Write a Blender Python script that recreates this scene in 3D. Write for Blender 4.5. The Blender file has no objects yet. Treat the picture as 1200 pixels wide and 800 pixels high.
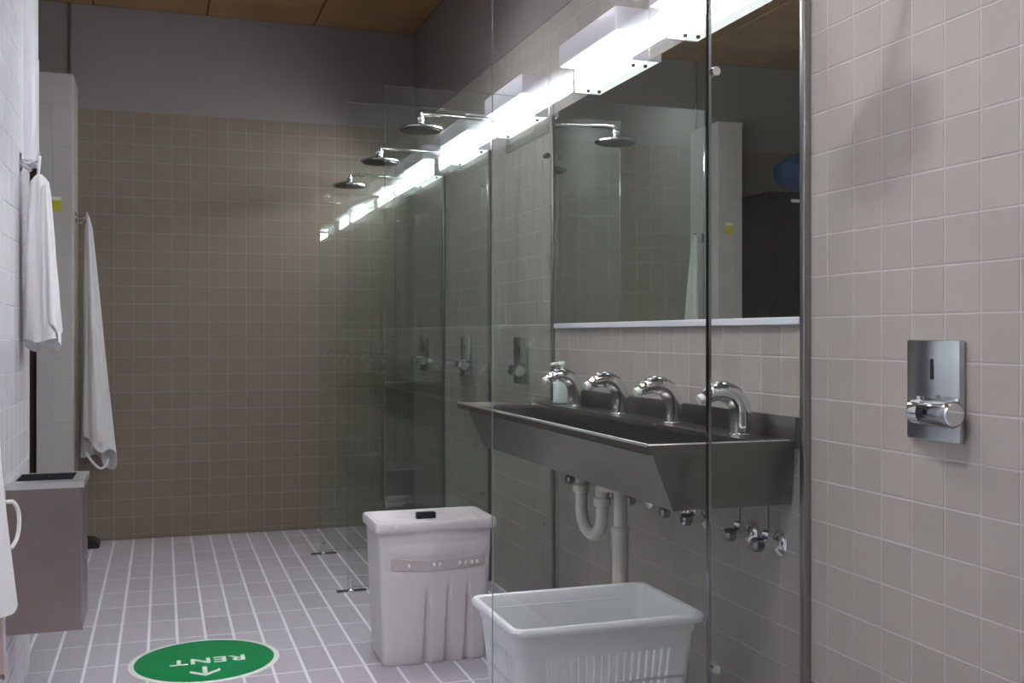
import bpy, bmesh, math, random
from mathutils import Vector, Matrix
random.seed(7)
PI = math.pi
scene = bpy.context.scene
C = scene.collection

# ------------------------------------------------------------------ camera
F_PX, HZ, CAM_H, YAW = 1225.0, 392.0, 1.2, math.atan(410/1225.0)
cd = bpy.data.cameras.new('camera')
cam = bpy.data.objects.new('camera', cd); C.objects.link(cam)
cam.location = (0, 0, CAM_H)
cam.rotation_euler = (PI/2, 0, -YAW)
cd.sensor_width = 36.0
cd.lens = 36.0*F_PX/1200.0
cd.shift_y = -(400-HZ)/1200.0
cd.clip_start = 0.02
scene.camera = cam

# ------------------------------------------------------------------ world, exposure
w = bpy.data.worlds.new('world'); scene.world = w; w.use_nodes = True
w.node_tree.nodes['Background'].inputs[0].default_value = (0.8, 0.86, 1.0, 1)
w.node_tree.nodes['Background'].inputs[1].default_value = 0.02
scene.view_settings.view_transform = 'Standard'
scene.view_settings.look = 'None'
scene.view_settings.gamma = 1.0
scene.view_settings.use_curve_mapping = False
scene.view_settings.exposure = 1.27
TUBE_STRENGTH = 20.0        # underside diffusers of the wall lights
LAMP_STRENGTH = 70.0        # round ceiling lamp diffusers, added fill lamp included
SUN_K, CU_K = Vector((math.sin(YAW), math.cos(YAW), 0)), Vector((math.cos(YAW), -math.sin(YAW), 0))

def project(p):
    d = p.x*SUN_K.x + p.y*SUN_K.y
    if d < 0.05: return None
    u = (p.x*CU_K.x + p.y*CU_K.y)/d
    return (600 + F_PX*u, HZ - F_PX*(p.z-CAM_H)/d)

# ------------------------------------------------------------------ materials
MATS = {}
def mat(name, col, rough=0.5, metal=0.0, var=0.0, noise=0.0, nscale=8.0, bump=0.0, bscale=60.0, spec=0.5, emit=0.0, coat=0.0):
    m = bpy.data.materials.new(name); m.use_nodes = True
    nt = m.node_tree; b = nt.nodes['Principled BSDF']
    b.inputs['Roughness'].default_value = rough
    b.inputs['Metallic'].default_value = metal
    b.inputs['Specular IOR Level'].default_value = spec
    b.inputs['Coat Weight'].default_value = coat
    src = None
    rgb = nt.nodes.new('ShaderNodeRGB'); rgb.outputs[0].default_value = (*col, 1); src = rgb.outputs[0]
    if noise:
        tc = nt.nodes.new('ShaderNodeTexCoord'); nz = nt.nodes.new('ShaderNodeTexNoise')
        nz.inputs['Scale'].default_value = nscale; nz.inputs['Detail'].default_value = 5
        nt.links.new(tc.outputs['Object'], nz.inputs['Vector'])
        mr = nt.nodes.new('ShaderNodeMapRange'); mr.inputs[1].default_value = 0.3; mr.inputs[2].default_value = 0.7
        mr.inputs[3].default_value = 1-noise; mr.inputs[4].default_value = 1+noise
        nt.links.new(nz.outputs[0], mr.inputs[0])
        mx = nt.nodes.new('ShaderNodeVectorMath'); mx.operation = 'SCALE'
        nt.links.new(src, mx.inputs[0]); nt.links.new(mr.outputs[0], mx.inputs['Scale']); src = mx.outputs[0]
    if var:
        oi = nt.nodes.new('ShaderNodeObjectInfo')
        mr = nt.nodes.new('ShaderNodeMapRange'); mr.inputs[3].default_value = 1-var; mr.inputs[4].default_value = 1+var
        nt.links.new(oi.outputs['Random'], mr.inputs[0])
        mx = nt.nodes.new('ShaderNodeVectorMath'); mx.operation = 'SCALE'
        nt.links.new(src, mx.inputs[0]); nt.links.new(mr.outputs[0], mx.inputs['Scale']); src = mx.outputs[0]
    nt.links.new(src, b.inputs['Base Color'])
    if bump:
        tc = nt.nodes.new('ShaderNodeTexCoord'); nz = nt.nodes.new('ShaderNodeTexNoise')
        nz.inputs['Scale'].default_value = bscale; nz.inputs['Detail'].default_value = 3
        nt.links.new(tc.outputs['Object'], nz.inputs['Vector'])
        bp = nt.nodes.new('ShaderNodeBump'); bp.inputs['Strength'].default_value = bump; bp.inputs['Distance'].default_value = 0.01
        nt.links.new(nz.outputs[0], bp.inputs['Height']); nt.links.new(bp.outputs[0], b.inputs['Normal'])
    if emit:
        b.inputs['Emission Color'].default_value = (*col, 1); b.inputs['Emission Strength'].default_value = emit
    MATS[name] = m
    return m

mat('wall_tile', (0.415, 0.38, 0.342), 0.40, var=0.035, noise=0.03, nscale=6)
mat('wall_grout', (0.56, 0.525, 0.505), 0.8)
mat('left_tile', (0.68, 0.68, 0.73), 0.25, var=0.03)
mat('left_grout', (0.52, 0.52, 0.56), 0.8)
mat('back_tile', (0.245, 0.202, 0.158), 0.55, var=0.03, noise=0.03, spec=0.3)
mat('back_grout', (0.31, 0.265, 0.22), 0.8)
mat('pillar_tile', (0.56, 0.545, 0.53), 0.3, var=0.02)
mat('floor_tile', (0.52, 0.495, 0.545), 0.42, var=0.06, noise=0.05, nscale=30)
mat('floor_grout', (0.88, 0.87, 0.92), 0.7)
mat('paint', (0.265, 0.243, 0.238), 0.6, noise=0.03, nscale=2)
mat('ceil_panel', (0.40, 0.235, 0.105), 0.55, var=0.12, noise=0.22, nscale=3)
mat('ceil_frame', (0.08, 0.045, 0.025), 0.6)
mat('white_trim', (0.74, 0.75, 0.80), 0.4)
mat('white_metal', (0.72, 0.71, 0.76), 0.35)
mat('alu', (0.36, 0.37, 0.37), 0.32, metal=1.0)
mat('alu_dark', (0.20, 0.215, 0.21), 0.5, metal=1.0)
mat('chrome', (0.80, 0.82, 0.84), 0.06, metal=1.0)
mat('chrome_dark', (0.32, 0.34, 0.36), 0.15, metal=1.0)
mat('steel', (0.20, 0.195, 0.185), 0.30, metal=1.0, noise=0.06, nscale=20)
mat('bin_steel', (0.34, 0.285, 0.27), 0.34, metal=1.0, noise=0.04, nscale=12)
mat('black', (0.012, 0.012, 0.014), 0.4)
mat('black_matte', (0.006, 0.006, 0.007), 0.9, spec=0.1)
mat('plastic', (0.70, 0.665, 0.685), 0.42)
mat('plastic_band', (0.56, 0.51, 0.52), 0.45)
mat('basket', (0.74, 0.76, 0.78), 0.35)
mat('pvc', (0.62, 0.60, 0.55), 0.35)
mat('towel', (0.82, 0.82, 0.83), 0.95, bump=0.6, bscale=350, spec=0.1)
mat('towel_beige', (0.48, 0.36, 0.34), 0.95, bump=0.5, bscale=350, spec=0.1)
mat('green', (0.0, 0.27, 0.08), 0.35, noise=0.12, nscale=25)
mat('sticker_white', (0.86, 0.92, 0.88), 0.4)
mat('yellow', (0.62, 0.62, 0.05), 0.6)
mat('blue', (0.007, 0.045, 0.19), 0.7)
mat('soap', (0.62, 0.75, 0.70), 0.25)
mat('glow_low', (0.94, 0.955, 1.0), 0.5, emit=0.55)
mat('glow', (0.94, 0.955, 1.0), 0.5, emit=TUBE_STRENGTH)
mat('lampglow', (0.95, 0.96, 1.0), 0.5, emit=LAMP_STRENGTH*0.5)
mat('lampglow_dim', (0.95, 0.96, 1.0), 0.5, emit=LAMP_STRENGTH*1.8)
mat('mirror', (0.62, 0.64, 0.60), 0.0, metal=1.0)
mat('glass_edge', (0.16, 0.20, 0.19), 0.12, coat=0.5)
mat('plate', (0.62, 0.66, 0.68), 0.22, metal=1.0)
mat('rim_steel', (0.82, 0.82, 0.82), 0.30, metal=1.0)
mat('light_trim', (0.05, 0.055, 0.055), 0.5)
mat('cable', (0.16, 0.15, 0.14), 0.6)

def glass_mat(name, eta, tint):
    m = bpy.data.materials.new(name); m.use_nodes = True; nt = m.node_tree
    for n in list(nt.nodes): nt.nodes.remove(n)
    out = nt.nodes.new('ShaderNodeOutputMaterial')
    tr = nt.nodes.new('ShaderNodeBsdfTransparent'); tr.inputs[0].default_value = (*tint, 1)
    gl = nt.nodes.new('ShaderNodeBsdfGlossy'); gl.inputs['Roughness'].default_value = 0.0; gl.inputs[0].default_value = (0.93, 1.0, 0.97, 1)
    geo = nt.nodes.new('ShaderNodeNewGeometry')
    ior = nt.nodes.new('ShaderNodeMapRange'); ior.inputs[3].default_value = eta; ior.inputs[4].default_value = 1/eta
    nt.links.new(geo.outputs['Backfacing'], ior.inputs[0])
    fr = nt.nodes.new('ShaderNodeFresnel'); nt.links.new(ior.outputs[0], fr.inputs[0])
    mx = nt.nodes.new('ShaderNodeMixShader')
    nt.links.new(fr.outputs[0], mx.inputs[0]); nt.links.new(tr.outputs[0], mx.inputs[1]); nt.links.new(gl.outputs[0], mx.inputs[2])
    nt.links.new(mx.outputs[0], out.inputs[0])
    MATS[name] = m
glass_mat('glass', 1.62, (0.945, 0.972, 0.955))
glass_mat('glass_clear', 1.40, (0.975, 0.987, 0.98))

# ------------------------------------------------------------------ helpers
def box(bm, x0, x1, y0, y1, z0, z1, bev=0.0, seg=2):
    n0 = len(bm.verts)
    vs = [bm.verts.new(p) for p in ((x0,y0,z0),(x1,y0,z0),(x1,y1,z0),(x0,y1,z0),(x0,y0,z1),(x1,y0,z1),(x1,y1,z1),(x0,y1,z1))]
    fs = [bm.faces.new([vs[i] for i in q]) for q in ((3,2,1,0),(4,5,6,7),(0,1,5,4),(1,2,6,5),(2,3,7,6),(3,0,4,7))]
    if bev:
        es = list({e for f in fs for e in f.edges})
        bmesh.ops.bevel(bm, geom=es, offset=bev, segments=seg, affect='EDGES', profile=0.5)
    return bm

def tube(bm, pts, rad, seg=12, cap=True, sx=1.0):
    pts = [Vector(p) for p in pts]
    if not isinstance(rad, (list, tuple)): rad = [rad]*len(pts)
    rings = []; up = None
    for i, p in enumerate(pts):
        t = (pts[min(i+1, len(pts)-1)] - pts[max(i-1, 0)]).normalized()
        if up is None:
            up = Vector((0,1,0)) if abs(t.y) < 0.9 else Vector((1,0,0))
        a = (up - t*up.dot(t)).normalized(); b = t.cross(a); up = a
        rings.append([bm.verts.new(p + a*(math.cos(2*PI*k/seg)*rad[i]*sx) + b*(math.sin(2*PI*k/seg)*rad[i])) for k in range(seg)])
    for r0, r1 in zip(rings, rings[1:]):
        for k in range(seg):
            bm.faces.new((r0[k], r0[(k+1)%seg], r1[(k+1)%seg], r1[k]))
    if cap:
        bm.faces.new(rings[0][::-1]); bm.faces.new(rings[-1])
    return bm

def smooth_pts(pts, n=6):
    pts = [Vector(p) for p in pts]; out = []
    for i in range(len(pts)-1):
        p0, p1, p2, p3 = pts[max(i-1,0)], pts[i], pts[i+1], pts[min(i+2,len(pts)-1)]
        for k in range(n):
            t = k/n
            out.append(0.5*((2*p1)+(p2-p0)*t+(2*p0-5*p1+4*p2-p3)*t*t+(3*p1-p0-3*p2+p3)*t**3))
    out.append(pts[-1]); return out

def lathe(bm, prof, origin=(0,0,0), axis='z', seg=24):
    o = Vector(origin); rings = []
    for r, h in prof:
        ring = []
        for k in range(seg):
            a = 2*PI*k/seg; c, s = math.cos(a)*r, math.sin(a)*r
            v = {'z': Vector((c,s,h)), 'x': Vector((h,c,s)), 'y': Vector((s,h,c))}[axis]
            ring.append(bm.verts.new(o+v))
        rings.append(ring)
    for r0, r1 in zip(rings, rings[1:]):
        for k in range(seg): bm.faces.new((r0[k], r0[(k+1)%seg], r1[(k+1)%seg], r1[k]))
    bm.faces.new(rings[0][::-1]); bm.faces.new(rings[-1])
    return bm

def loft(bm, loops, cap0=True, cap1=True):
    rings = [[bm.verts.new(p) for p in L] for L in loops]; n = len(rings[0])
    for r0, r1 in zip(rings, rings[1:]):
        for k in range(n): bm.faces.new((r0[k], r0[(k+1)%n], r1[(k+1)%n], r1[k]))
    if cap0: bm.faces.new(rings[0][::-1])
    if cap1: bm.faces.new(rings[-1])
    return rings

def rrect(x0, x1, y0, y1, r, z, n=5):
    out = []
    for cx, cy, a0 in ((x1-r,y0+r,-PI/2),(x1-r,y1-r,0),(x0+r,y1-r,PI/2),(x0+r,y0+r,PI)):
        for k in range(n+1):
            a = a0 + PI/2*k/n; out.append(Vector((cx+r*math.cos(a), cy+r*math.sin(a), z)))
    return out

def obj(name, bm, m, root=None, smooth=True, parent=None, recalc=True):
    """one mesh object; vertices are given in world space, root = the thing's Empty"""
    if recalc: bmesh.ops.recalc_face_normals(bm, faces=bm.faces)
    me = bpy.data.meshes.new(name)
    off = root.location if root else Vector((0,0,0))
    for v in bm.verts: v.co -= off
    bm.to_mesh(me); bm.free()
    ms = m if isinstance(m, (list, tuple)) else [m]
    for k in ms: me.materials.append(MATS[k])
    if smooth:
        for p in me.polygons: p.use_smooth = True
        me.set_sharp_from_angle(angle=math.radians(38))
    o = bpy.data.objects.new(name, me); C.objects.link(o)
    if parent: o.parent = parent
    elif root: o.parent = root
    return o

def tag(o, label=None, cat=None, group=None, kind=None):
    if label: o['label'] = label
    if cat: o['category'] = cat
    if group: o['group'] = group
    if kind: o['kind'] = kind
    return o

def thing(name, label, cat, loc, group=None):
    o = bpy.data.objects.new(name, None); C.objects.link(o); o.location = loc; o.empty_display_size = 0.1
    return tag(o, label, cat, group)

def copy_tree(o, loc=None, label=None, parent=None):
    c = o.copy(); C.objects.link(c)
    c.parent = parent
    if loc is not None: c.location = loc
    if label: c['label'] = label
    for ch in list(o.children): copy_tree(ch, parent=c)
    return c

def B(): return bmesh.new()

# ------------------------------------------------------------------ the setting
XR, YB, XL, ZC, ZT = 1.524, 6.52, -0.45, 3.11, 2.51
XA = -1.9            # far side of the alcove behind the opening
Y_END = 4.10         # where the near left wall stops
YF = -1.6            # wall behind the camera
TH = 0.0013           # tiles stand proud of the joints

def tile_mesh(name, a, b, m, ch=0.0008, d=TH):
    bm = B()
    l0 = [Vector((sx*a/2, sy*b/2, -0.004)) for sx, sy in ((-1,-1),(1,-1),(1,1),(-1,1))]
    l1 = [Vector((p.x, p.y, d-ch)) for p in l0]
    l2 = [Vector((p.x-math.copysign(ch,p.x), p.y-math.copysign(ch,p.y), d)) for p in l0]
    loft(bm, [l0, l1, l2])
    me = bpy.data.meshes.new(name); bmesh.ops.recalc_face_normals(bm, faces=bm.faces); bm.to_mesh(me); bm.free()
    me.materials.append(MATS[m]); return me

def tiles(parent, origin, U, V, ulen, vlen, pu, pv, u0, v0, joint, m, limit=300, hidden=None):
    """rectangular field of tiles; origin+u*U+v*V is the joint plane, N points into the room"""
    U, V, O = Vector(U), Vector(V), Vector(origin); N = U.cross(V)
    rot = Matrix((U, V, N)).transposed()
    cells = []
    i0 = math.floor((0-u0)/pu); j0 = math.floor((0-v0)/pv)
    for i in range(i0, i0+int(ulen/pu)+3):
        a0, a1 = max(0, u0+i*pu), min(ulen, u0+(i+1)*pu)
        if a1-a0 < 0.015: continue
        for j in range(j0, j0+int(vlen/pv)+3):
            b0, b1 = max(0, v0+j*pv), min(vlen, v0+(j+1)*pv)
            if b1-b0 < 0.015: continue
            P = [O+U*a+V*b for a, b in ((a0,b0),(a1,b0),(a1,b1),(a0,b1))]
            Q = [project(p) for p in P]; area = 0
            if all(Q):
                cx = sum(q[0] for q in Q)/4; cy = sum(q[1] for q in Q)/4
                if -10 < cx < 1210 and -10 < cy < 810 and not (hidden and hidden(sum(P, Vector())/4)):
                    area = abs(sum(Q[k][0]*Q[(k+1)%4][1]-Q[(k+1)%4][0]*Q[k][1] for k in range(4)))/2
            cells.append((area, a0, a1, b0, b1))
    cells.sort(key=lambda c: -c[0])
    me = tile_mesh('tile', pu-joint, pv-joint, m)
    rest = B(); n = 0
    for area, a0, a1, b0, b1 in cells:
        c = O + U*((a0+a1)/2) + V*((b0+b1)/2)
        su, sv = (a1-a0-joint)/(pu-joint), (b1-b0-joint)/(pv-joint)
        if area > 40 and n < limit:
            o = bpy.data.objects.new('tile', me); C.objects.link(o); o.parent = parent
            wob = Matrix.Rotation(random.uniform(-.0022,.0022), 3, 'X') @ Matrix.Rotation(random.uniform(-.0022,.0022), 3, 'Y')
            o.matrix_local = Matrix.Translation(c) @ (rot @ wob).to_4x4() @ Matrix.Diagonal((su, sv, 1, 1))
            n += 1
        else:
            a, b = (a1-a0-joint)/2, (b1-b0-joint)/2; ch = 0.0008
            l1 = [c+U*(sx*a)+V*(sy*b) for sx, sy in ((-1,-1),(1,-1),(1,1),(-1,1))]
            l2 = [c+U*(sx*(a-ch))+V*(sy*(b-ch))+N*TH for sx, sy in ((-1,-1),(1,-1),(1,1),(-1,1))]
            loft(rest, [l1, l2], cap0=False)
    if len(rest.faces):
        o = obj('tile_field', rest, m, smooth=False, parent=parent, recalc=False); o['kind'] = 'stuff'
    else: rest.free()

def struct(name, bm, m, label, cat='wall'):
    o = obj(name, bm, m, smooth=False); return tag(o, label, cat, kind='structure')

# floor
fl = struct('floor', box(B(), XA-0.1, XR+0.1, YF-0.1, YB+0.1, -0.1, -TH), 'floor_grout', 'grey rectangular floor tiles with wide white joints', 'floor')
tiles(fl, (XA, YF, -TH), (1,0,0), (0,1,0), XR-XA, YB-YF, 0.107, 0.283, 0.057-XA, 4.625-YF, 0.011, 'floor_tile', 300,
      hidden=lambda p: p.x < XL and p.y < Y_END)
# right wall
wr = struct('wall_right', box(B(), XR+TH, XR+0.12, YF-0.1, YB+0.1, 0, ZT), 'wall_grout', 'long beige tiled wall carrying the sink, mirror and showers')
obj('painted_band', box(B(), XR-0.002, XR+0.12, YF-0.1, YB+0.1, ZT, ZC), 'paint', smooth=False, parent=wr)
tiles(wr, (XR+TH, YB, 0), (0,-1,0), (0,0,1), YB-YF, ZT, 0.0997, 0.0997, (YB-2.054)%0.0997, 0.047, 0.0036, 'wall_tile', 300,
      hidden=lambda p: 2.26 < p.y < 3.98 and (1.25 < p.z < 2.1 or 0.78 < p.z < 0.95))
# back wall
wb = struct('wall_back', box(B(), XA-0.1, XR+0.12, YB+TH, YB+0.15, 0, ZT), 'back_grout', 'brown beige tiled end wall under a grey painted strip')
obj('painted_band', box(B(), XA-0.1, XR+0.12, YB-0.002, YB+0.15, ZT, ZC), 'paint', smooth=False, parent=wb)
tiles(wb, (XA, YB+TH, 0), (1,0,0), (0,0,1), XR-XA, ZT, 0.107, 0.104, 0.057-XA, 0.03, 0.005, 'back_tile', 300,
      hidden=lambda p: p.x < XL or p.x > 0.95)
obj('cable', tube(B(), [(-0.50, YB-0.012, ZT-0.2), (-0.50, YB-0.012, ZC-0.002)], 0.008), 'cable', parent=wb)
# left wall, near stretch
wl = struct('wall_left', box(B(), XL-0.13, XL-TH, YF-0.1, Y_END, 0, ZC), 'left_grout', 'pale white tiled wall with towel hooks and steel bin')
tiles(wl, (XL-TH, YF, 0), (0,1,0), (0,0,1), Y_END-YF, ZC, 0.105, 0.105, (Y_END-YF)%0.105, 0.03, 0.004, 'left_tile', 300)
tr = obj('trim_1', box(B(), XL-0.03, XL+0.028, 3.93, Y_END+0.03, 1.80, ZC-0.002, 0.004), 'white_trim')
obj('dark_gap', box(B(), XL+0.026, XL+0.038, Y_END+0.005, Y_END+0.028, 2.19, ZC-0.004), 'black', smooth=False, parent=tr)  # black strip put where there is only a dark gap beside the board
tag(tr, 'white vertical board at the end of the left wall', 'trim', kind='structure')
# pillar of the far left stretch
px0, px1, py0, pz = -0.64, -0.46, 6.13, 2.60
wp = struct('wall_pillar', box(B(), px0, px1-TH, py0+TH, YB, 0, pz), 'left_grout', 'pale tiled pillar wall standing free of the ceiling')
tiles(wp, (px0, py0+TH, 0), (1,0,0), (0,0,1), px1-px0, pz, 0.105, 0.115, (px1-px0)%0.105, 0.03, 0.004, 'pillar_tile', 150)
tiles(wp, (px1-TH, py0, 0), (0,1,0), (0,0,1), YB-py0-0.004, pz, 0.105, 0.115, 0, 0.03, 0.004, 'pillar_tile', 150)
obj('cap', box(B(), px0-0.002, px1+0.002, py0-0.002, YB-0.004, pz, pz+0.012), 'pillar_tile', smooth=False, parent=wp)
# alcove and the end behind the camera
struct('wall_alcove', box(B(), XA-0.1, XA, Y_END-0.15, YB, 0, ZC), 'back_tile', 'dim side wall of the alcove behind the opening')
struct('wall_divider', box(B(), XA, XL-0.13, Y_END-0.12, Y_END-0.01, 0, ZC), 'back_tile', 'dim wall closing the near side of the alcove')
struct('wall_front', box(B(), XL-0.13, XR+0.12, YF-0.12, YF, 0, ZC), 'paint', 'plain painted wall at the entrance end', 'lampglow_rear')
# ceiling of brown boards
ce = struct('ceiling', box(B(), XA-0.1, XR+0.12, YF-0.12, YB+0.15, ZC+0.012, ZC+0.1), 'ceil_frame', 'brown board ceiling with dark joints', 'ceiling')
pm = None
for i in range(-4, 3):
    xa, xb = max(XA-0.1, 0.256+0.634*i), min(XR, 0.256+0.634*(i+1))
    if xb-xa < 0.05: continue
    j = 0; y1 = YB
    while y1 > YF:
        y0 = max(YF, y1-1.26)
        obj('panel', box(B(), xa+0.004, xb-0.004, y0+0.004, y1-0.004, ZC, ZC+0.014, 0.003, 1), 'ceil_panel', smooth=False, parent=ce)
        y1 = y0

# ------------------------------------------------------------------ lights the room has, plus added fill lights
def wall_light(y0):
    L = 0.51
    r = thing('wall_light', 'x', 'light', (XR, y0, 2.18), 'white wall lights above mirror and showers')
    obj('housing', box(B(), XR-0.125, XR, y0, y0+L, 2.192, 2.275, 0.008), 'white_metal', r)
    obj('diffuser', box(B(), XR-0.052, XR-0.004, y0+0.008, y0+L-0.008, 2.112, 2.194, 0.004, 1), 'glow', r)
    obj('base_strip', box(B(), XR-0.060, XR-0.001, y0+0.004, y0+L-0.004, 2.104, 2.113, 0.002, 1), 'glow_low', r)
    for s in (y0-0.003, y0+L-0.003):
        obj('end_cap', box(B(), XR-0.12, XR-0.004, s, s+0.006, 2.196, 2.27, 0.002, 1), 'white_metal', r)
        obj('end_plate', box(B(), XR-0.060, XR-0.001, s+(0.003 if s < y0+0.1 else -0.003), s+(0.011 if s < y0+0.1 else 0.005), 2.103, 2.194, 0.001, 1), 'white_metal', r)
    for s in (y0+0.06, y0+L-0.06):
        obj('screw', lathe(B(), [(0.006,2.096),(0.006,2.106)], (XR-0.03, s, 0), seg=10), 'black', r)
    return r
wlt = wall_light(2.37)
wlt['label'] = 'long white wall light above the mirror beside the first glass screen'
for y0, lab in ((3.125, 'long white wall light above the far end of the mirror'),
                (4.07, 'long white wall light above the shower stall next to the sink'),
                (4.88, 'long white wall light above the middle shower stall'),
                (5.765, 'long white wall light above the last shower stall by the end wall'),
                (1.20, 'added white fill light out of view beside the shower over the slotted valve'),
                (0.30, 'added white fill light out of view on the sink wall close to the entrance end')):  # last two are unseen, added along the row for bounced fill light
    copy_tree(wlt, (XR, y0, 2.18), lab)

def ceiling_lamp(x, y, lab, glow, k=1.0, cutoff_ring=0.0):
    r = thing('ceiling_lamp', lab, 'lamp', (x, y, ZC))
    obj('base', lathe(B(), [(0.15, ZC-0.001), (0.155, ZC-0.03), (0.14, ZC-0.04)], (x,y,0)), 'white_metal', r)
    obj('diffuser', lathe(B(), [(0.135*k, ZC-0.038), (0.13*k, ZC-0.07), (0.09*k, ZC-0.085), (0.02*k, ZC-0.09)], (x,y,0)), glow, r)
    if cutoff_ring:
        bm = B()
        cir = lambda rr, z: [Vector((x+rr*math.cos(2*PI*q/40), y+rr*math.sin(2*PI*q/40), z)) for q in range(40)]
        loft(bm, [cir(0.150, ZC-0.03), cir(0.165, ZC-cutoff_ring), cir(0.162, ZC-cutoff_ring), cir(0.147, ZC-0.03), cir(0.150, ZC-0.03)], False, False)
        obj('cutoff_ring', bm, 'white_metal', r)  # added ring, keeps lamp light off the upper walls
    return r
ceiling_lamp(0.02, 1.40, 'round ceiling lamp over the near shower', 'lampglow_dim', 0.6)
ceiling_lamp(0.42, 2.50, 'added round fill lamp with cutoff ring above the laundry basket', 'lampglow', 1.0, 0.17)  # added fill lamp, brightens the floor and the bin fronts
ceiling_lamp(0.70, 4.25, 'round ceiling lamp with an added cutoff ring above the green floor sticker', 'lampglow', 1.0, 0.17)

# ------------------------------------------------------------------ glass screens
ZG = 2.165
def screen_glass(bm, x0, x1, y0, z0=0.02, z1=ZG, t=0.008):
    vs = [bm.verts.new(p) for p in ((x0,y0,z0),(x1,y0,z0),(x1,y0+t,z0),(x0,y0+t,z0),(x0,y0,z1),(x1,y0,z1),(x1,y0+t,z1),(x0,y0+t,z1))]
    for q, mi in (((3,2,1,0),1),((4,5,6,7),1),((0,1,5,4),0),((1,2,6,5),1),((2,3,7,6),0),((3,0,4,7),1)):
        bm.faces.new([vs[i] for i in q]).material_index = mi
    return bm
def screen(y, x0, label, foot=True, ZG=2.165):
    r = thing('glass_screen', label, 'glass screen', (x0, y, 0), 'shower glass screens')
    obj('pane', screen_glass(B(), x0, XR-0.004, y, z1=ZG), ['glass', 'glass_edge'], r, smooth=False)
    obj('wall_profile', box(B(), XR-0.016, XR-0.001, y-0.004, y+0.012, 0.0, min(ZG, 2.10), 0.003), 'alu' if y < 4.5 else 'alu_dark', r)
    if foot:
        f = obj('foot', lathe(B(), [(0.016, 0.0), (0.016, 0.012), (0.010, 0.016), (0.010, 0.06), (0.004, 0.064)], (x0+0.015, y-0.006, 0), seg=16), 'chrome', r)
        obj('floor_bracket', box(B(), x0-0.05, x0+0.09, y-0.012, y+0.020, 0.0, 0.007, 0.002, 1), 'chrome_dark', r)
    for z in (0.42, 1.93):
        obj('clip', lathe(B(), [(0.012, -0.006), (0.012, 0.014), (0.006, 0.016)], (XR-0.035, y, z), 'y', 12), 'chrome', r)
    return r
screen(4.00, 0.82, 'clear glass shower screen at the far end of the sink')
screen(4.87, 0.82, 'clear glass shower screen between the first two shower stalls', ZG=2.285)
screen(5.75, 0.82, 'clear glass shower screen closest to the brown end wall')
# double screen beside the wash basin: wide pane plus a narrow second leaf
YN = 2.225
r = thing('glass_screen', 'tall double glass screen between the basin and the steel wall valve', 'glass screen', (0.70, YN, 0), 'shower glass screens')
obj('pane', screen_glass(B(), 0.70, 1.240, YN), ['glass_clear', 'glass_edge'], r, smooth=False)
lf = obj('narrow_leaf', screen_glass(B(), 1.246, XR-0.006, YN), ['glass_clear', 'glass_edge'], r, smooth=False)
obj('edge_strip', box(B(), 1.2395, 1.2465, YN-0.004, YN+0.010, 0.02, ZG), 'chrome_dark', r, smooth=False, parent=lf)
obj('wall_profile', box(B(), XR-0.020, XR-0.001, YN-0.006, YN+0.016, 0.0, ZG, 0.003), 'alu', r)
for z in (0.4, 1.83):
    obj('clip', lathe(B(), [(0.011, -0.012), (0.011, 0.016), (0.005, 0.018)], (1.256, YN, z), 'y', 14), 'chrome', r)
obj('foot', lathe(B(), [(0.016, 0.0), (0.016, 0.012), (0.010, 0.016), (0.010, 0.06), (0.004, 0.064)], (0.715, YN-0.006, 0), seg=16), 'chrome', r)

# ------------------------------------------------------------------ mirror
r = thing('wall_mirror', 'wide frameless wall mirror above the steel trough sink', 'mirror', (XR, 3.11, 1.23))
obj('mirror_glass', box(B(), XR-0.008, XR-0.001, 2.25, 3.975, 1.245, 2.10), 'mirror', r, smooth=False)
obj('bottom_rail', box(B(), XR-0.016, XR-0.001, 2.25, 3.975, 1.225, 1.245, 0.002, 1), 'white_trim', r)

# ------------------------------------------------------------------ trough sink
SZ = 0.934
Y0, Y1 = 2.265, 3.965
r = thing('trough_sink', 'long stainless steel trough sink under the mirror', 'sink', (1.31, 3.11, 0.766))
def rc(x0, x1, y0, y1, z): return [Vector((x0,y0,z)), Vector((x1,y0,z)), Vector((x1,y1,z)), Vector((x0,y1,z))]
bm = B()
loops = [rc(1.185, XR-0.005, Y0+0.034, Y1-0.085, 0.768), rc(1.122, XR-0.003, Y0+0.022, Y1-0.07, SZ-0.022), rc(1.10, XR-0.002, Y0, Y1, SZ-0.022), rc(1.10, XR-0.002, Y0, Y1, SZ),
         rc(1.122, 1.40, Y0+0.035, Y1-0.035, SZ), rc(1.128, 1.397, Y0+0.04, Y1-0.04, SZ-0.012), rc(1.195, 1.39, Y0+0.07, Y1-0.07, 0.79)]
loft(bm, loops)
obj('basin', bm, 'steel', r, smooth=False)
obj('backsplash', box(B(), XR-0.016, XR-0.001, Y0, Y1, SZ-0.002, SZ+0.058, 0.003), 'steel', r)
obj('front_edge', tube(B(), [(1.104, Y0+0.004, SZ-0.001), (1.104, Y1-0.004, SZ-0.001)], 0.005, 8), 'rim_steel', r)  # brighter steel bead, the rim highlight is put into its colour
obj('end_edge', tube(B(), [(1.104, Y0+0.004, SZ-0.001), (XR-0.03, Y0+0.004, SZ-0.001)], 0.004, 8), 'rim_steel', r)
obj('drain', lathe(B(), [(0.035, 0.7905), (0.035, 0.794), (0.02, 0.793)], (1.29, 3.12, 0), seg=20), 'chrome', r)

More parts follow.
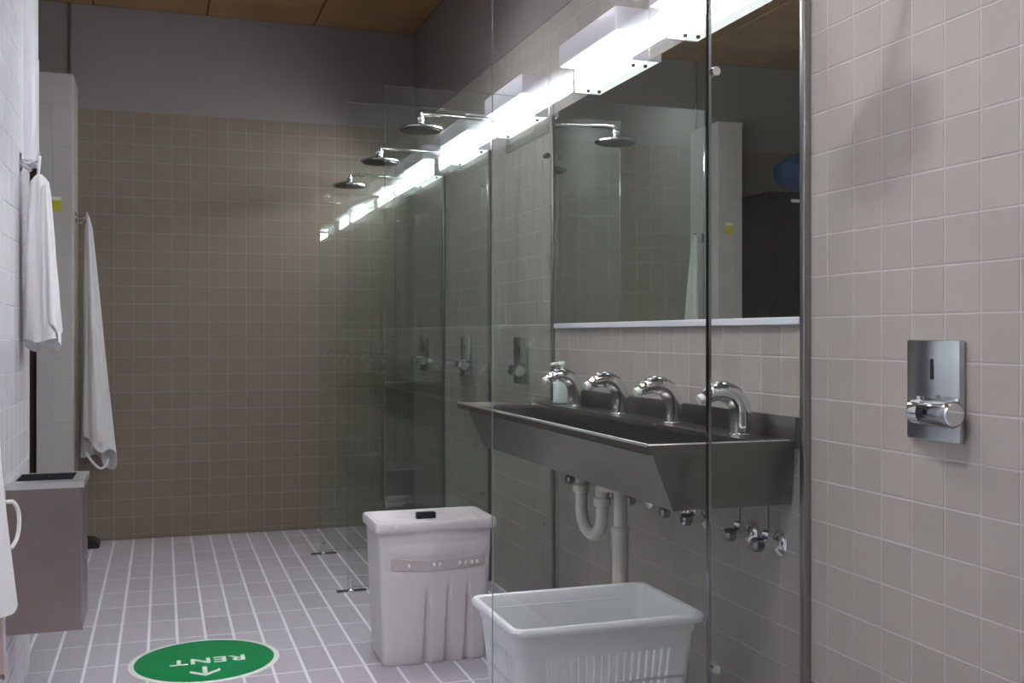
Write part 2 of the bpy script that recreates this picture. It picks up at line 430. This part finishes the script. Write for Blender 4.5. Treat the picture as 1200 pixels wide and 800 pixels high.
# taps
def tap(y):
    r = thing('tap', 'x', 'tap', (1.43, y, SZ), 'chrome taps on the trough sink')
    P = smooth_pts([(1.450,y,SZ+0.004),(1.452,y,SZ+0.045),(1.446,y,SZ+0.080),(1.425,y,SZ+0.105),(1.394,y,SZ+0.114),(1.362,y,SZ+0.110),(1.340,y,SZ+0.100)], 4)
    n = len(P); R = []
    for i in range(n):
        t = i/(n-1); R.append(0.0255 - 0.006*t + 0.005*math.sin(PI*min(1, t*1.4)) - (0.003 if t > 0.9 else 0))
    obj('spout', tube(B(), P, R, 18, sx=1.1), 'chrome', r)
    obj('base_ring', lathe(B(), [(0.031, SZ), (0.031, SZ+0.005), (0.026, SZ+0.008)], (1.450, y, 0)), 'chrome', r)
    obj('sensor_cap', tube(B(), smooth_pts([(1.462,y,SZ+0.078),(1.445,y,SZ+0.112),(1.415,y,SZ+0.130),(1.385,y,SZ+0.134),(1.360,y,SZ+0.127)], 4), [0.004,0.008]+[0.010]*13+[0.007,0.004], 12, sx=1.9), 'chrome_dark', r)
    d = Vector((-0.024,0,-0.010)).normalized(); p = Vector((1.340,y,SZ+0.100))
    obj('aerator', tube(B(), [p-d*0.004, p+d*0.014], 0.0135, 14), 'sticker_white', r)
    return r
t0 = tap(2.43); t0['label'] = 'chrome sensor tap on the trough sink, next to the double glass screen'
for y, lab in ((2.815, 'chrome sensor tap, second on the trough sink from the double glass screen'),
               (3.20, 'chrome sensor tap, third on the trough sink from the double glass screen'),
               (3.60, 'chrome sensor tap on the trough sink in front of the soap bottle')):
    copy_tree(t0, (1.43, y, SZ), lab)

# soap bottle on the sink deck
sx, sy = 1.455, 3.745
r = thing('soap_bottle', 'pale green soap bottle with white pump behind the last tap', 'bottle', (sx, sy, SZ))
obj('body', lathe(B(), [(0.030,SZ+0.001),(0.034,SZ+0.006),(0.034,SZ+0.09),(0.028,SZ+0.105),(0.012,SZ+0.112)], (sx,sy,0)), 'soap', r)
p = obj('pump', lathe(B(), [(0.013,SZ+0.112),(0.013,SZ+0.126),(0.006,SZ+0.127),(0.006,SZ+0.148),(0.013,SZ+0.15),(0.013,SZ+0.164)], (sx,sy,0), seg=16), 'sticker_white', r)
obj('nozzle', tube(B(), [(sx,sy,SZ+0.157),(sx-0.045,sy,SZ+0.152)], 0.006, 10), 'sticker_white', r, parent=p)

# stop valves below the sink
def stop_valve(y):
    z = 0.66
    r = thing('stop_valve', 'x', 'valve', (XR, y, z), 'stop valves under the trough sink')
    obj('rosette', lathe(B(), [(0.033,XR-0.001),(0.033,XR-0.006),(0.022,XR-0.014)], (0,y,z), 'x', 20), 'chrome', r)
    obj('body', tube(B(), [(XR-0.012,y,z),(XR-0.06,y,z)], 0.012, 14), 'chrome', r)
    obj('handle', lathe(B(), [(0.015,XR-0.058),(0.019,XR-0.062),(0.019,XR-0.082),(0.012,XR-0.088)], (0,y,z), 'x', 10), 'chrome_dark', r)
    obj('nut', lathe(B(), [(0.012,z+0.008),(0.015,z+0.014),(0.015,z+0.032),(0.009,z+0.036)], (XR-0.042,y,0), 'z', 6), 'chrome', r)
    obj('supply_pipe', tube(B(), [(XR-0.042,y,z+0.03),(XR-0.042,y,0.775)], 0.005, 10), 'chrome_dark', r)
    return r
v0 = stop_valve(2.35); v0['label'] = 'chrome stop valve under the sink, closest to the double glass screen'
names = ['second', 'third', 'fourth', 'fifth', 'sixth', 'seventh', 'eighth']
for nm, y in zip(names, (2.49, 2.735, 2.875, 3.12, 3.26, 3.51, 3.65)):
    copy_tree(v0, (XR, y, 0.66), 'chrome stop valve under the sink, %s from the double glass screen' % nm)

# drain pipe with trap
tx = 1.30
r = thing('drain_pipe', 'cream plastic drain pipe with curved trap under the sink', 'pipe', (tx, 2.93, 0))
ya, yb = 3.17, 3.00
arc = [(tx, (ya+yb)/2 + 0.085*math.cos(a), 0.635-0.07*math.sin(a)) for a in [PI*k/12 for k in range(13)]]
obj('trap', tube(B(), [(tx,ya,0.766),(tx,ya,0.70)] + arc + [(tx,yb,0.69),(tx,yb,0.705)], 0.020, 16), 'pvc', r)
obj('down_pipe', tube(B(), [(tx+0.03,2.93,0.0),(tx+0.03,2.93,0.60)], 0.025, 16), 'pvc', r)
obj('elbow', tube(B(), smooth_pts([(tx,yb,0.70),(tx,yb-0.004,0.725),(tx+0.015,yb-0.04,0.735),(tx+0.03,2.93,0.72),(tx+0.03,2.93,0.60)], 5), 0.021, 16), 'pvc', r)
for y, z, x in ((ya,0.70,tx), (yb,0.68,tx), (2.93,0.60,tx+0.03)):
    obj('collar', lathe(B(), [(0.024,z-0.014),(0.028,z-0.01),(0.028,z+0.01),(0.024,z+0.014)], (x,y,0), seg=18), 'pvc', r)

# ------------------------------------------------------------------ showers and valves
def shower(y):
    r = thing('rain_shower', 'x', 'shower', (XR, y, 2.14), 'rain showers on the tiled wall')
    obj('arm', tube(B(), smooth_pts([(XR-0.002,y,2.145),(1.25,y,2.15),(1.09,y,2.152),(1.062,y,2.148),(1.055,y,2.13)], 4), 0.010, 12), 'chrome', r)
    obj('rosette', lathe(B(), [(0.032,XR-0.001),(0.032,XR-0.008),(0.014,XR-0.014)], (0,y,2.145), 'x', 20), 'chrome', r)
    obj('ball_joint', lathe(B(), [(0.010,2.142),(0.017,2.134),(0.017,2.122),(0.011,2.114)], (1.055,y,0), seg=16), 'chrome', r)
    h = obj('head', lathe(B(), [(0.092,2.078),(0.099,2.082),(0.099,2.087),(0.086,2.094),(0.045,2.106),(0.018,2.116)], (1.055,y,0), seg=36), 'chrome_dark', r)
    obj('spray_plate', lathe(B(), [(0.086,2.0785),(0.086,2.075),(0.078,2.074)], (1.055,y,0), seg=32), 'black', r, parent=h)
    return r
s0 = shower(4.40); s0['label'] = 'round chrome rain shower in the stall beside the sink'
for y, lab in ((5.28, 'round chrome rain shower in the middle stall'), (6.19, 'round chrome rain shower in the stall by the end wall'),
               (1.77, 'round chrome rain shower above the slotted steel wall valve')):
    copy_tree(s0, (XR, y, 2.14), lab)

def valve(y):
    z = 1.085; x = XR-0.001
    r = thing('shower_valve', 'x', 'valve', (XR, y, z), 'shower control plates')
    pl = obj('plate', box(B(), XR-0.018, x, y-0.078, y+0.078, z-0.104, z+0.104, 0.004), 'plate', r)
    obj('sensor_slot', box(B(), XR-0.0195, XR-0.012, y-0.006, y+0.006, z+0.022, z+0.066, 0.002, 1), 'black', r, parent=pl)
    ko = (XR-0.044, y-0.096, z-0.043)
    k = obj('knob', lathe(B(), [(0.022,0),(0.026,0.006),(0.026,0.112),(0.021,0.118)], ko, 'y', 22), 'chrome', r)
    obj('knob_stem', tube(B(), [(XR-0.016,y-0.04,z-0.043),(XR-0.03,y-0.04,z-0.043)], 0.018, 14), 'chrome_dark', r)
    obj('grip', lathe(B(), [(0.0265,0.004),(0.0285,0.008),(0.0285,0.080),(0.0265,0.084)], ko, 'y', 16), 'chrome_dark', r, parent=k)
    obj('stop_button', tube(B(), [(ko[0],y+0.005,ko[2]+0.024),(ko[0],y+0.005,ko[2]+0.032)], 0.008, 10), 'chrome', r, parent=k)
    return r
v1 = valve(1.77); v1['label'] = 'chrome wall plate with black slot and round temperature knob'
for y, lab in ((4.40, 'chrome shower control plate in the stall beside the sink'), (5.28, 'chrome shower control plate in the middle stall'),
               (6.19, 'chrome shower control plate in the stall by the end wall')):
    copy_tree(v1, (XR, y, 1.085), lab)

# ------------------------------------------------------------------ tall laundry bin
bx0, bx1, by0, by1, bh = 0.735, 1.165, 3.70, 3.965, 0.525
r = thing('laundry_bin', 'tall off-white plastic laundry bin with fluted front, black handle on its lid', 'laundry bin', ((bx0+bx1)/2, (by0+by1)/2, 0))
def bin_loop(z, inset, n=72, front=True):
    t = z/0.49; tap_ = 0.022*(1-t) + inset
    x0, x1, y0, y1 = bx0+tap_, bx1-tap_, by0+tap_*0.9, by1-tap_*0.5
    cx, cy, hx, hy = (x0+x1)/2, (y0+y1)/2, (x1-x0)/2, (y1-y0)/2
    out = []
    for k in range(n):
        a = 2*PI*(k+0.5)/n; c, s = math.cos(a), math.sin(a); e = 0.13
        x = cx+hx*math.copysign(abs(c)**e, c); y = cy+hy*math.copysign(abs(s)**e, s)
        out.append(Vector((x, y, z)))
    return out
def resamp(loop, m):
    n = len(loop); L = [0]
    for k in range(n): L.append(L[-1]+(loop[(k+1)%n]-loop[k]).length)
    out = []; j = 0
    for i in range(m):
        s = L[-1]*i/m
        while L[j+1] < s: j += 1
        f = (s-L[j])/max(1e-9, L[j+1]-L[j]); out.append(loop[j%n].lerp(loop[(j+1)%n], f))
    return out
bm = B(); loops = []
zs = [0.0, 0.006] + [0.02+0.47*i/46 for i in range(47)]
for z in zs:
    L = resamp(bin_loop(z, 0.004 if z == 0 else 0.0), 360)
    cx = (bx0+bx1)/2
    for p in L:
        if p.y < by0+0.05 and abs(p.x-cx) < 0.19:
            u = (p.x-cx)/0.2; p.y -= 0.014*(1-u*u)*min(1, z/0.1+0.5)            # bowed front
            for gx, top in ((-0.035, 0.285), (0.045, 0.295), (0.120, 0.30)):
                if z < top:
                    wd = 0.007+0.013*(1-z/top); d = (p.x-cx-gx)
                    if -wd < d < wd: p.y += 0.022*min(1, (top-z)/0.10)*(1-abs(d)/wd)**0.7
            if 0.345 < z < 0.395: p.y += 0.004
            if 0.43 < z < 0.485: p.y += 0.003
    loops.append(L)
loft(bm, loops)
body = obj('body', bm, 'plastic', r)
# recessed band with vents
bm = B(); pts = []
cx = (bx0+bx1)/2
def fy(x, z): 
    u = (x-cx)/0.2; return by0+0.9*0.022*(1-z/0.49) - 0.014*(1-u*u)
grid = [[bm.verts.new((cx-0.17+0.35*i/20, fy(cx-0.17+0.35*i/20, z)+dy-0.0005, z-0.012*math.sin(PI*i/20))) for i in range(21)] for z, dy in ((0.395, 0.004), (0.393, 0), (0.353, 0), (0.350, 0.004))]
for a, b in zip(grid, grid[1:]):
    for i in range(20): bm.faces.new((a[i], a[i+1], b[i+1], b[i]))
obj('grip_band', bm, 'plastic_band', r, parent=body)
for dx in (-0.105, -0.012, 0.010, 0.085, 0.108, 0.131, 0.152):
    x = cx+dx; z = 0.370 - 0.006
    v = B(); bmesh.ops.create_icosphere(v, subdivisions=2, radius=1)
    for q in v.verts: q.co = Vector((x+q.co.x*0.0055, fy(x, z)+q.co.y*0.004, z+q.co.z*0.009))
    obj('vent', v, 'sticker_white', r, parent=body)
# lid: shallow dished tray with rolled rim
bm = B()
def lr(inset, z): return rrect(bx0-0.012+inset, bx1+0.012-inset, by0-0.016+inset, by1+0.004-inset, 0.018, z, 5)
loft(bm, [lr(0.014, 0.484), lr(0.004, 0.486), lr(0.0, 0.492), lr(0.0, 0.515), lr(0.004, 0.523), lr(0.012, 0.525), lr(0.022, 0.520), lr(0.034, 0.503), lr(0.06, 0.498)])
lid = obj('lid', bm, 'plastic', r)
obj('lid_handle', box(B(), cx-0.030, cx+0.045, by1-0.078, by1-0.045, 0.496, 0.522, 0.005), 'black', r, parent=lid)

# ------------------------------------------------------------------ open laundry basket
gx0, gx1, gy0, gy1, gz = 0.785, 1.30, 2.335, 2.705, 0.50
r = thing('laundry_basket', 'open white plastic laundry basket with slotted sides behind the glass', 'basket', ((gx0+gx1)/2, (gy0+gy1)/2, 0))
bm = B()
def gr(i, z): return rrect(gx0+i, gx1-i, gy0+i, gy1-i, 0.026, z, 6)
loft(bm, [gr(0.022, 0.455), gr(0.018, 0.452), gr(0.016, 0.474), gr(0.003, 0.478), gr(0.0, 0.484), gr(0.0, 0.493), gr(0.004, 0.499), gr(0.010, 0.50), gr(0.016, 0.497), gr(0.020, 0.488), gr(0.022, 0.455)], False, False)
obj('rim', bm, 'basket', r)
# upper solid band under the rim and corner posts plus slats: moulded as one body
def gp(i_top, z):  # taper: inset grows to the bottom
    return i_top + 0.045*(0.46-z)/0.46
bm = B()
def ring_wall(z0, z1, i0, t=0.004, n=6):
    loft(bm, [gr(gp(i0, z0), z0), gr(gp(i0, z1), z1), gr(gp(i0, z1)+t, z1), gr(gp(i0, z0)+t, z0), gr(gp(i0, z0), z0)], False, False)
ring_wall(0.415, 0.466, 0.020)
for z0, z1 in ((0.336, 0.344), (0.232, 0.24), (0.128, 0.136), (0.0, 0.03)): ring_wall(z0, z1, 0.020)
loft(bm, [gr(gp(0.02,0), 0.0), gr(gp(0.02,0), 0.004)])
z0, z1 = 0.03, 0.416
ib, it = gp(0.02, z0), gp(0.02, z1)
def bar(cb, ct, dirv, nrm, wdt, wtop=None):
    d = Vector(dirv)*wdt/2; n = Vector(nrm)*0.004; e = d if wtop is None else Vector(dirv)*wtop/2
    loft(bm, [[cb-d, cb+d, cb+d+n, cb-d+n], [ct-e, ct+e, ct+e+n, ct-e+n]])
def side(n, axis, sign, wide):
    for k in range(n):
        f = (k+0.5)/n
        if axis == 'x':
            xb = gx0+ib+0.03+(gx1-gx0-2*ib-0.06)*f; xt = gx0+it+0.03+(gx1-gx0-2*it-0.06)*f
            yb = gy0+ib if sign < 0 else gy1-ib; yt = gy0+it if sign < 0 else gy1-it
            cb, ct, dv, nv = Vector((xb,yb,z0)), Vector((xt,yt,z1)), (1,0,0), (0,-sign,0)
        else:
            yb = gy0+ib+0.03+(gy1-gy0-2*ib-0.06)*f; yt = gy0+it+0.03+(gy1-gy0-2*it-0.06)*f
            xb = gx0+ib if sign < 0 else gx1-ib; xt = gx0+it if sign < 0 else gx1-it
            cb, ct, dv, nv = Vector((xb,yb,z0)), Vector((xt,yt,z1)), (0,1,0), (-sign,0,0)
        w_ = wide if 0 < k < n-1 else wide*2.2
        bar(cb, ct, dv, nv, w_)
side(20, 'x', -1, 0.0140); side(14, 'y', -1, 0.0140)
def solid(axis, sign):
    if axis == 'x': bar(Vector(((gx0+gx1)/2, gy1-ib, z0)), Vector(((gx0+gx1)/2, gy1-it, z1)), (1,0,0), (0,-1,0), gx1-gx0-2*ib-0.04, gx1-gx0-2*it-0.04)
    else: bar(Vector((gx1-ib, (gy0+gy1)/2, z0)), Vector((gx1-it, (gy0+gy1)/2, z1)), (0,1,0), (-1,0,0), gy1-gy0-2*ib-0.04, gy1-gy0-2*it-0.04)
solid('x', 1); solid('y', 1)
for sxn, xx in ((-1, 0), (1, 1)):
    for syn, yy in ((-1, 0), (1, 1)):
        def cpt(i, z):
            x = gx0+i if sxn < 0 else gx1-i; y = gy0+i if syn < 0 else gy1-i
            rr = 0.026; cxx, cyy = x-sxn*rr, y-syn*rr
            a0 = math.atan2(0, sxn); a1 = math.atan2(syn, 0)
            outp = []
            for k in range(7):
                f = k/6; v = Vector((sxn*math.cos(PI/2*f), syn*math.sin(PI/2*f), 0)); outp.append(Vector((cxx, cyy, z))+v*rr)
            for k in range(6, -1, -1):
                f = k/6; v = Vector((sxn*math.cos(PI/2*f), syn*math.sin(PI/2*f), 0)); outp.append(Vector((cxx, cyy, z))+v*(rr-0.004))
            return outp
        loft(bm, [cpt(ib, z0), cpt(it, z1)])
obj('slotted_body', bm, 'basket', r, smooth=False)

# ------------------------------------------------------------------ floor sticker
scx, scy, srad = 0.150, 4.015, 0.268
r = thing('floor_sticker', 'round green floor sticker with white border, the word RENT and an arrow', 'sticker', (scx, scy, 0))
obj('border', lathe(B(), [(srad,-0.0005),(srad,0.0012),(srad-0.001,0.0016)], (scx,scy,0), seg=72), 'sticker_white', r)
obj('disc', lathe(B(), [(srad-0.02,0.001),(srad-0.02,0.0022),(srad-0.021,0.0024)], (scx,scy,0), seg=72), 'green', r)
tcv = bpy.data.curves.new('lettering', 'FONT'); tcv.body = 'RENT'; tcv.size = 0.092; tcv.align_x = 'CENTER'; tcv.align_y = 'CENTER'
tcv.offset = 0.0022; tcv.extrude = 0.0004; tcv.space_character = 1.12
tob = bpy.data.objects.new('lettering_tmp', tcv); C.objects.link(tob)
dg = bpy.context.evaluated_depsgraph_get()
tm = bpy.data.meshes.new_from_object(tob.evaluated_get(dg)); bpy.data.objects.remove(tob)
tm.materials.clear(); tm.materials.append(MATS['sticker_white'])
lo = bpy.data.objects.new('lettering', tm); C.objects.link(lo); lo.parent = r
lo.location = (0.012, -0.01, 0.0028); lo.rotation_euler = (0, 0, PI); lo.scale = (1.1, 0.95, 1)
def flat(bm, pts, z): 
    a = [bm.verts.new((p[0], p[1], z)) for p in pts]; b = [bm.verts.new((p[0], p[1], z+0.0006)) for p in pts]
    bm.faces.new(a[::-1]); bm.faces.new(b)
    for k in range(len(pts)): bm.faces.new((a[k], a[(k+1)%len(pts)], b[(k+1)%len(pts)], b[k]))
bm = B(); ax, ay = scx-0.005, scy-0.085
flat(bm, [(ax-0.008,ay), (ax-0.008,ay-0.085), (ax+0.008,ay-0.085), (ax+0.008,ay)], 0.0024)
for s in (-1, 1):
    flat(bm, [(ax, ay-0.108), (ax+s*0.052, ay-0.062), (ax+s*0.052, ay-0.038), (ax, ay-0.084)][::s], 0.0026)
obj('arrow', bm, 'sticker_white', r, smooth=False)

# ------------------------------------------------------------------ steel wall bin
wx0, wx1, wy0, wy1, wz0, wz1 = XL+0.001, -0.235, 3.50, 3.74, 0.285, 0.735
r = thing('waste_bin', 'brushed steel waste bin hung on the pale left wall', 'waste bin', ((wx0+wx1)/2, (wy0+wy1)/2, wz0))
bm = B()
loft(bm, [rc(wx0,wx1,wy0,wy1,wz0), rc(wx0,wx1,wy0,wy1,wz1), rc(wx0+0.012,wx1-0.012,wy0+0.012,wy1-0.012,wz1), rc(wx0+0.012,wx1-0.012,wy0+0.012,wy1-0.012,wz0+0.01)])
obj('body', bm, 'bin_steel', r, smooth=False)
bm = B()
loft(bm, [rc(wx0-0.0,wx1+0.006,wy0-0.006,wy1+0.006,wz1-0.008), rc(wx0,wx1+0.006,wy0-0.006,wy1+0.006,wz1+0.012), rc(wx0+0.02,wx1-0.03,wy0+0.03,wy1-0.03,wz1+0.014), rc(wx0+0.02,wx1-0.03,wy0+0.03,wy1-0.03,wz1-0.008), rc(wx0-0.0,wx1+0.006,wy0-0.006,wy1+0.006,wz1-0.008)], False, False)
obj('rim', bm, 'rim_steel', r, smooth=False)
obj('dark_opening', box(B(), wx0+0.021, wx1-0.031, wy0+0.031, wy1-0.031, wz0+0.02, wz1+0.0125, 0.001, 1), 'black_matte', r)  # black block put in for the dark inside of the bin opening
obj('corner_edge', box(B(), wx1-0.004, wx1+0.0015, wy0-0.0015, wy0+0.004, wz0, wz1-0.008), 'chrome_dark', r)

# ------------------------------------------------------------------ hooks and towels
def hook(y, z, x, label):
    r = thing('towel_hook', label, 'hook', (x, y, z), 'towel hooks')
    obj('plate', box(B(), x, x+0.006, y-0.016, y+0.016, z-0.03, z+0.03, 0.003), 'chrome_dark', r)
    obj('prong', tube(B(), smooth_pts([(x+0.004,y,z+0.005),(x+0.035,y,z),(x+0.055,y,z+0.008),(x+0.062,y,z+0.035)], 4), 0.006, 10), 'chrome', r)
    obj('lower_prong', tube(B(), smooth_pts([(x+0.004,y,z-0.014),(x+0.028,y,z-0.028),(x+0.038,y,z-0.018)], 4), 0.005, 10), 'chrome', r)
    return r
hook(3.82, 1.775, XL, 'chrome hook holding the short towel on the left wall')
hook(6.33, 1.855, px1, 'chrome hook holding the long towel on the pillar wall')
hook(2.66, 1.62, XL, 'chrome hook holding the white robe on the left wall')

def hanging(name, cx, cy, ztop, zbot, top, bottom, k, amp, hem, seed, m, root, lean=(0,0), nz=44, n=96, xmin=None, hole=None, ease=0.75):
    """gathered cloth: fold loops that widen from the hook down to a wavy hem"""
    rnd = random.Random(seed); ph = [rnd.uniform(0, 2*PI) for _ in range(8)]
    bm = B(); loops = []
    for i in range(nz):
        t = i/(nz-1); L = []
        e = t**ease
        ax = top[0]+(bottom[0]-top[0])*e; ay = top[1]+(bottom[1]-top[1])*e
        if t < 0.04: ax *= 0.4+15*t; ay *= 0.4+15*t
        for q in range(n):
            a = 2*PI*q/n
            f = 1 + amp*(0.55+0.45*t)*(math.sin(k*a+ph[0]+1.3*t) + 0.55*math.sin((k+3)*a+ph[1]-1.8*t) + 0.35*math.sin((2*k+1)*a+ph[2]+2*t))/1.5
            f *= 1 + 0.05*math.sin(7*t+ph[3]+2*a)
            z = ztop + (zbot-ztop)*t + hem*(t**2)*(math.sin(a+ph[4]) + 0.5*math.sin(3*a+ph[5]))
            x = cx + lean[0]*t + ax*f*math.cos(a); y = cy + lean[1]*t + ay*f*math.sin(a)
            if xmin is not None: x = max(x, xmin + 0.0008*math.sin(9*a)+0.001)
            L.append(Vector((x, y, z)))
        loops.append(L)
    inner = []
    for p in loops[-1]:
        c = Vector((cx+lean[0], cy+lean[1], p.z)); inner.append(c.lerp(p, 0.8)+Vector((0,0,0.012)))
    loops.append(inner)
    c = Vector((cx+lean[0], cy+lean[1], zbot+0.10))
    loops.append([c.lerp(p, 0.5)+Vector((0,0,0.03)) for p in inner])
    loft(bm, loops)
    return obj(name, bm, m, root)

r = thing('short_towel', 'short white towel bunched on a hook at the left wall end', 'towel', (-0.40, 3.84, 1.17))
hanging('cloth', -0.392, 3.84, 1.738, 1.165, (0.022, 0.028), (0.056, 0.085), 3, 0.24, 0.02, 11, 'towel', r, lean=(0.012, 0.01), xmin=XL+0.001, ease=0.55)
fb = hanging('fold', -0.368, 3.80, 1.70, 1.22, (0.012, 0.016), (0.032, 0.045), 3, 0.3, 0.03, 5, 'towel', r, lean=(0.018, 0.0), xmin=XL+0.01, nz=26, n=60)
obj('hanging_loop', tube(B(), smooth_pts([(-0.395,3.83,1.735),(-0.39,3.808,1.775),(-0.388,3.82,1.797),(-0.39,3.834,1.775),(-0.395,3.84,1.735)], 4), 0.004, 8), 'towel', r)

r = thing('long_towel', 'long white bath towel hanging in the corner by the pillar', 'towel', (-0.37, 6.33, 0.48))
hanging('cloth', -0.395, 6.33, 1.865, 0.53, (0.014, 0.022), (0.085, 0.09), 3, 0.26, 0.07, 23, 'towel', r, lean=(0.055, -0.01), xmin=px1+0.001, ease=0.95)
hanging('fold', -0.36, 6.27, 1.25, 0.62, (0.02, 0.02), (0.05, 0.04), 3, 0.3, 0.06, 31, 'towel', r, lean=(0.03, -0.01), xmin=px1+0.01, nz=30, n=60)
obj('hanging_loop', tube(B(), smooth_pts([(-0.40,6.32,1.84),(-0.398,6.31,1.866),(-0.396,6.33,1.874),(-0.398,6.345,1.866),(-0.40,6.34,1.84)], 4), 0.004, 8), 'towel', r)
obj('hem_cord', tube(B(), smooth_pts([(-0.40,6.25,0.55),(-0.37,6.23,0.50),(-0.33,6.22,0.46),(-0.30,6.23,0.47),(-0.285,6.24,0.51)], 5), 0.007, 8), 'towel', r)

r = thing('bathrobe', 'white terry robe with a cord loop in front of the steel bin', 'robe', (-0.39, 2.75, 0.4))
hanging('cloth', -0.405, 2.66, 1.60, 0.545, (0.018, 0.02), (0.058, 0.185), 4, 0.06, 0.012, 41, 'towel', r, lean=(0.012, 0.10), xmin=XL+0.001, ease=1.7)
ln = hanging('underlayer', -0.405, 2.66, 1.50, 0.385, (0.010, 0.012), (0.042, 0.165), 3, 0.06, 0.03, 47, 'towel_beige', r, lean=(0.006, 0.08), xmin=XL+0.001, ease=1.7)
ln['label'] = 'pinkish beige lining below the white hem'  # pinkish beige cloth hanging below the white hem
obj('cord_loop', tube(B(), smooth_pts([(-0.365,2.82,0.790),(-0.350,2.85,0.785),(-0.340,2.86,0.76),(-0.338,2.86,0.725),(-0.342,2.85,0.695),(-0.352,2.83,0.675)], 5), 0.005, 8), 'towel', r)

# yellow note on the pillar
r = thing('paper_note', 'small yellow note stuck on the pale pillar', 'note', (-0.545, py0, 1.90))
obj('sheet', box(B(), -0.575, -0.515, py0-0.0012, py0-0.0002, 1.865, 1.935), 'yellow', r, smooth=False)
obj('tape', box(B(), -0.572, -0.518, py0-0.0016, py0-0.0010, 1.945-0.02, 1.945), 'sticker_white', r, smooth=False)

# small dark stopper on the floor in the corner
r = thing('door_stop', 'low black rubber block on the floor beside the end wall', 'door stop', (-0.38, 6.36, 0))
bm = B(); loft(bm, [rrect(-0.452,-0.335,6.30,6.48,0.02,0.0), rrect(-0.452,-0.335,6.30,6.48,0.02,0.018), rrect(-0.448,-0.36,6.34,6.475,0.02,0.04)])
obj('base', bm, 'black', r)
obj('post', lathe(B(), [(0.016,0.04),(0.016,0.055),(0.008,0.06)], (-0.41,6.42,0), seg=14), 'black', r)

# ------------------------------------------------------------------ alcove contents, seen in the mirror
r = thing('black_locker', 'tall black locker in the alcove, seen in the mirror', 'locker', (-1.2, 6.2, 0))
lb = obj('body', box(B(), -1.84, -0.74, 5.95, YB-0.006, 0.0, 2.14, 0.006), 'black_matte', r)
for i in range(3):
    x = -1.83+0.363*i
    d = obj('door', box(B(), x, x+0.357, 5.935, 5.951, 0.05, 2.12, 0.003, 1), 'black_matte', r)
    obj('handle', box(B(), x+0.32, x+0.335, 5.918, 5.936, 1.0, 1.14, 0.003, 1), 'chrome_dark', r, parent=d)
obj('sparkle_patch', box(B(), -0.96, -0.89, 5.931, 5.936, 2.07, 2.09), 'sticker_white', r, smooth=False)  # white plate put in for a bright sparkle near the locker top
r = thing('blue_bag', 'dark blue sports bag on top of the black locker, seen in the mirror', 'bag', (-1.3, 6.2, 2.14))
bm = B(); loops = []
for i in range(17):
    t = i/16; rr = max(0.02, math.sin(PI*min(0.98, max(0.02, t)))**0.35)
    L = []
    for q in range(28):
        a = 2*PI*q/28
        wob = 1+0.05*math.sin(3*a+5*t)+0.04*math.sin(5*a-9*t)
        L.append(Vector((-1.62+0.66*t, 6.2+0.15*rr*wob*math.cos(a), 2.142+0.16*(1+math.copysign(abs(math.sin(a))**0.8, math.sin(a))*rr*(wob if a < PI else 1.0)*(1 if a < PI else 1)))))
    loops.append(L)
loft(bm, loops)
for v in bm.verts: v.co.z = max(v.co.z, 2.141)
obj('body', bm, 'blue', r)
obj('strap', tube(B(), smooth_pts([(-1.45,6.06,2.30),(-1.40,6.04,2.46),(-1.29,6.06,2.52),(-1.18,6.04,2.46),(-1.13,6.06,2.30)], 6), 0.012, 8), 'black', r)
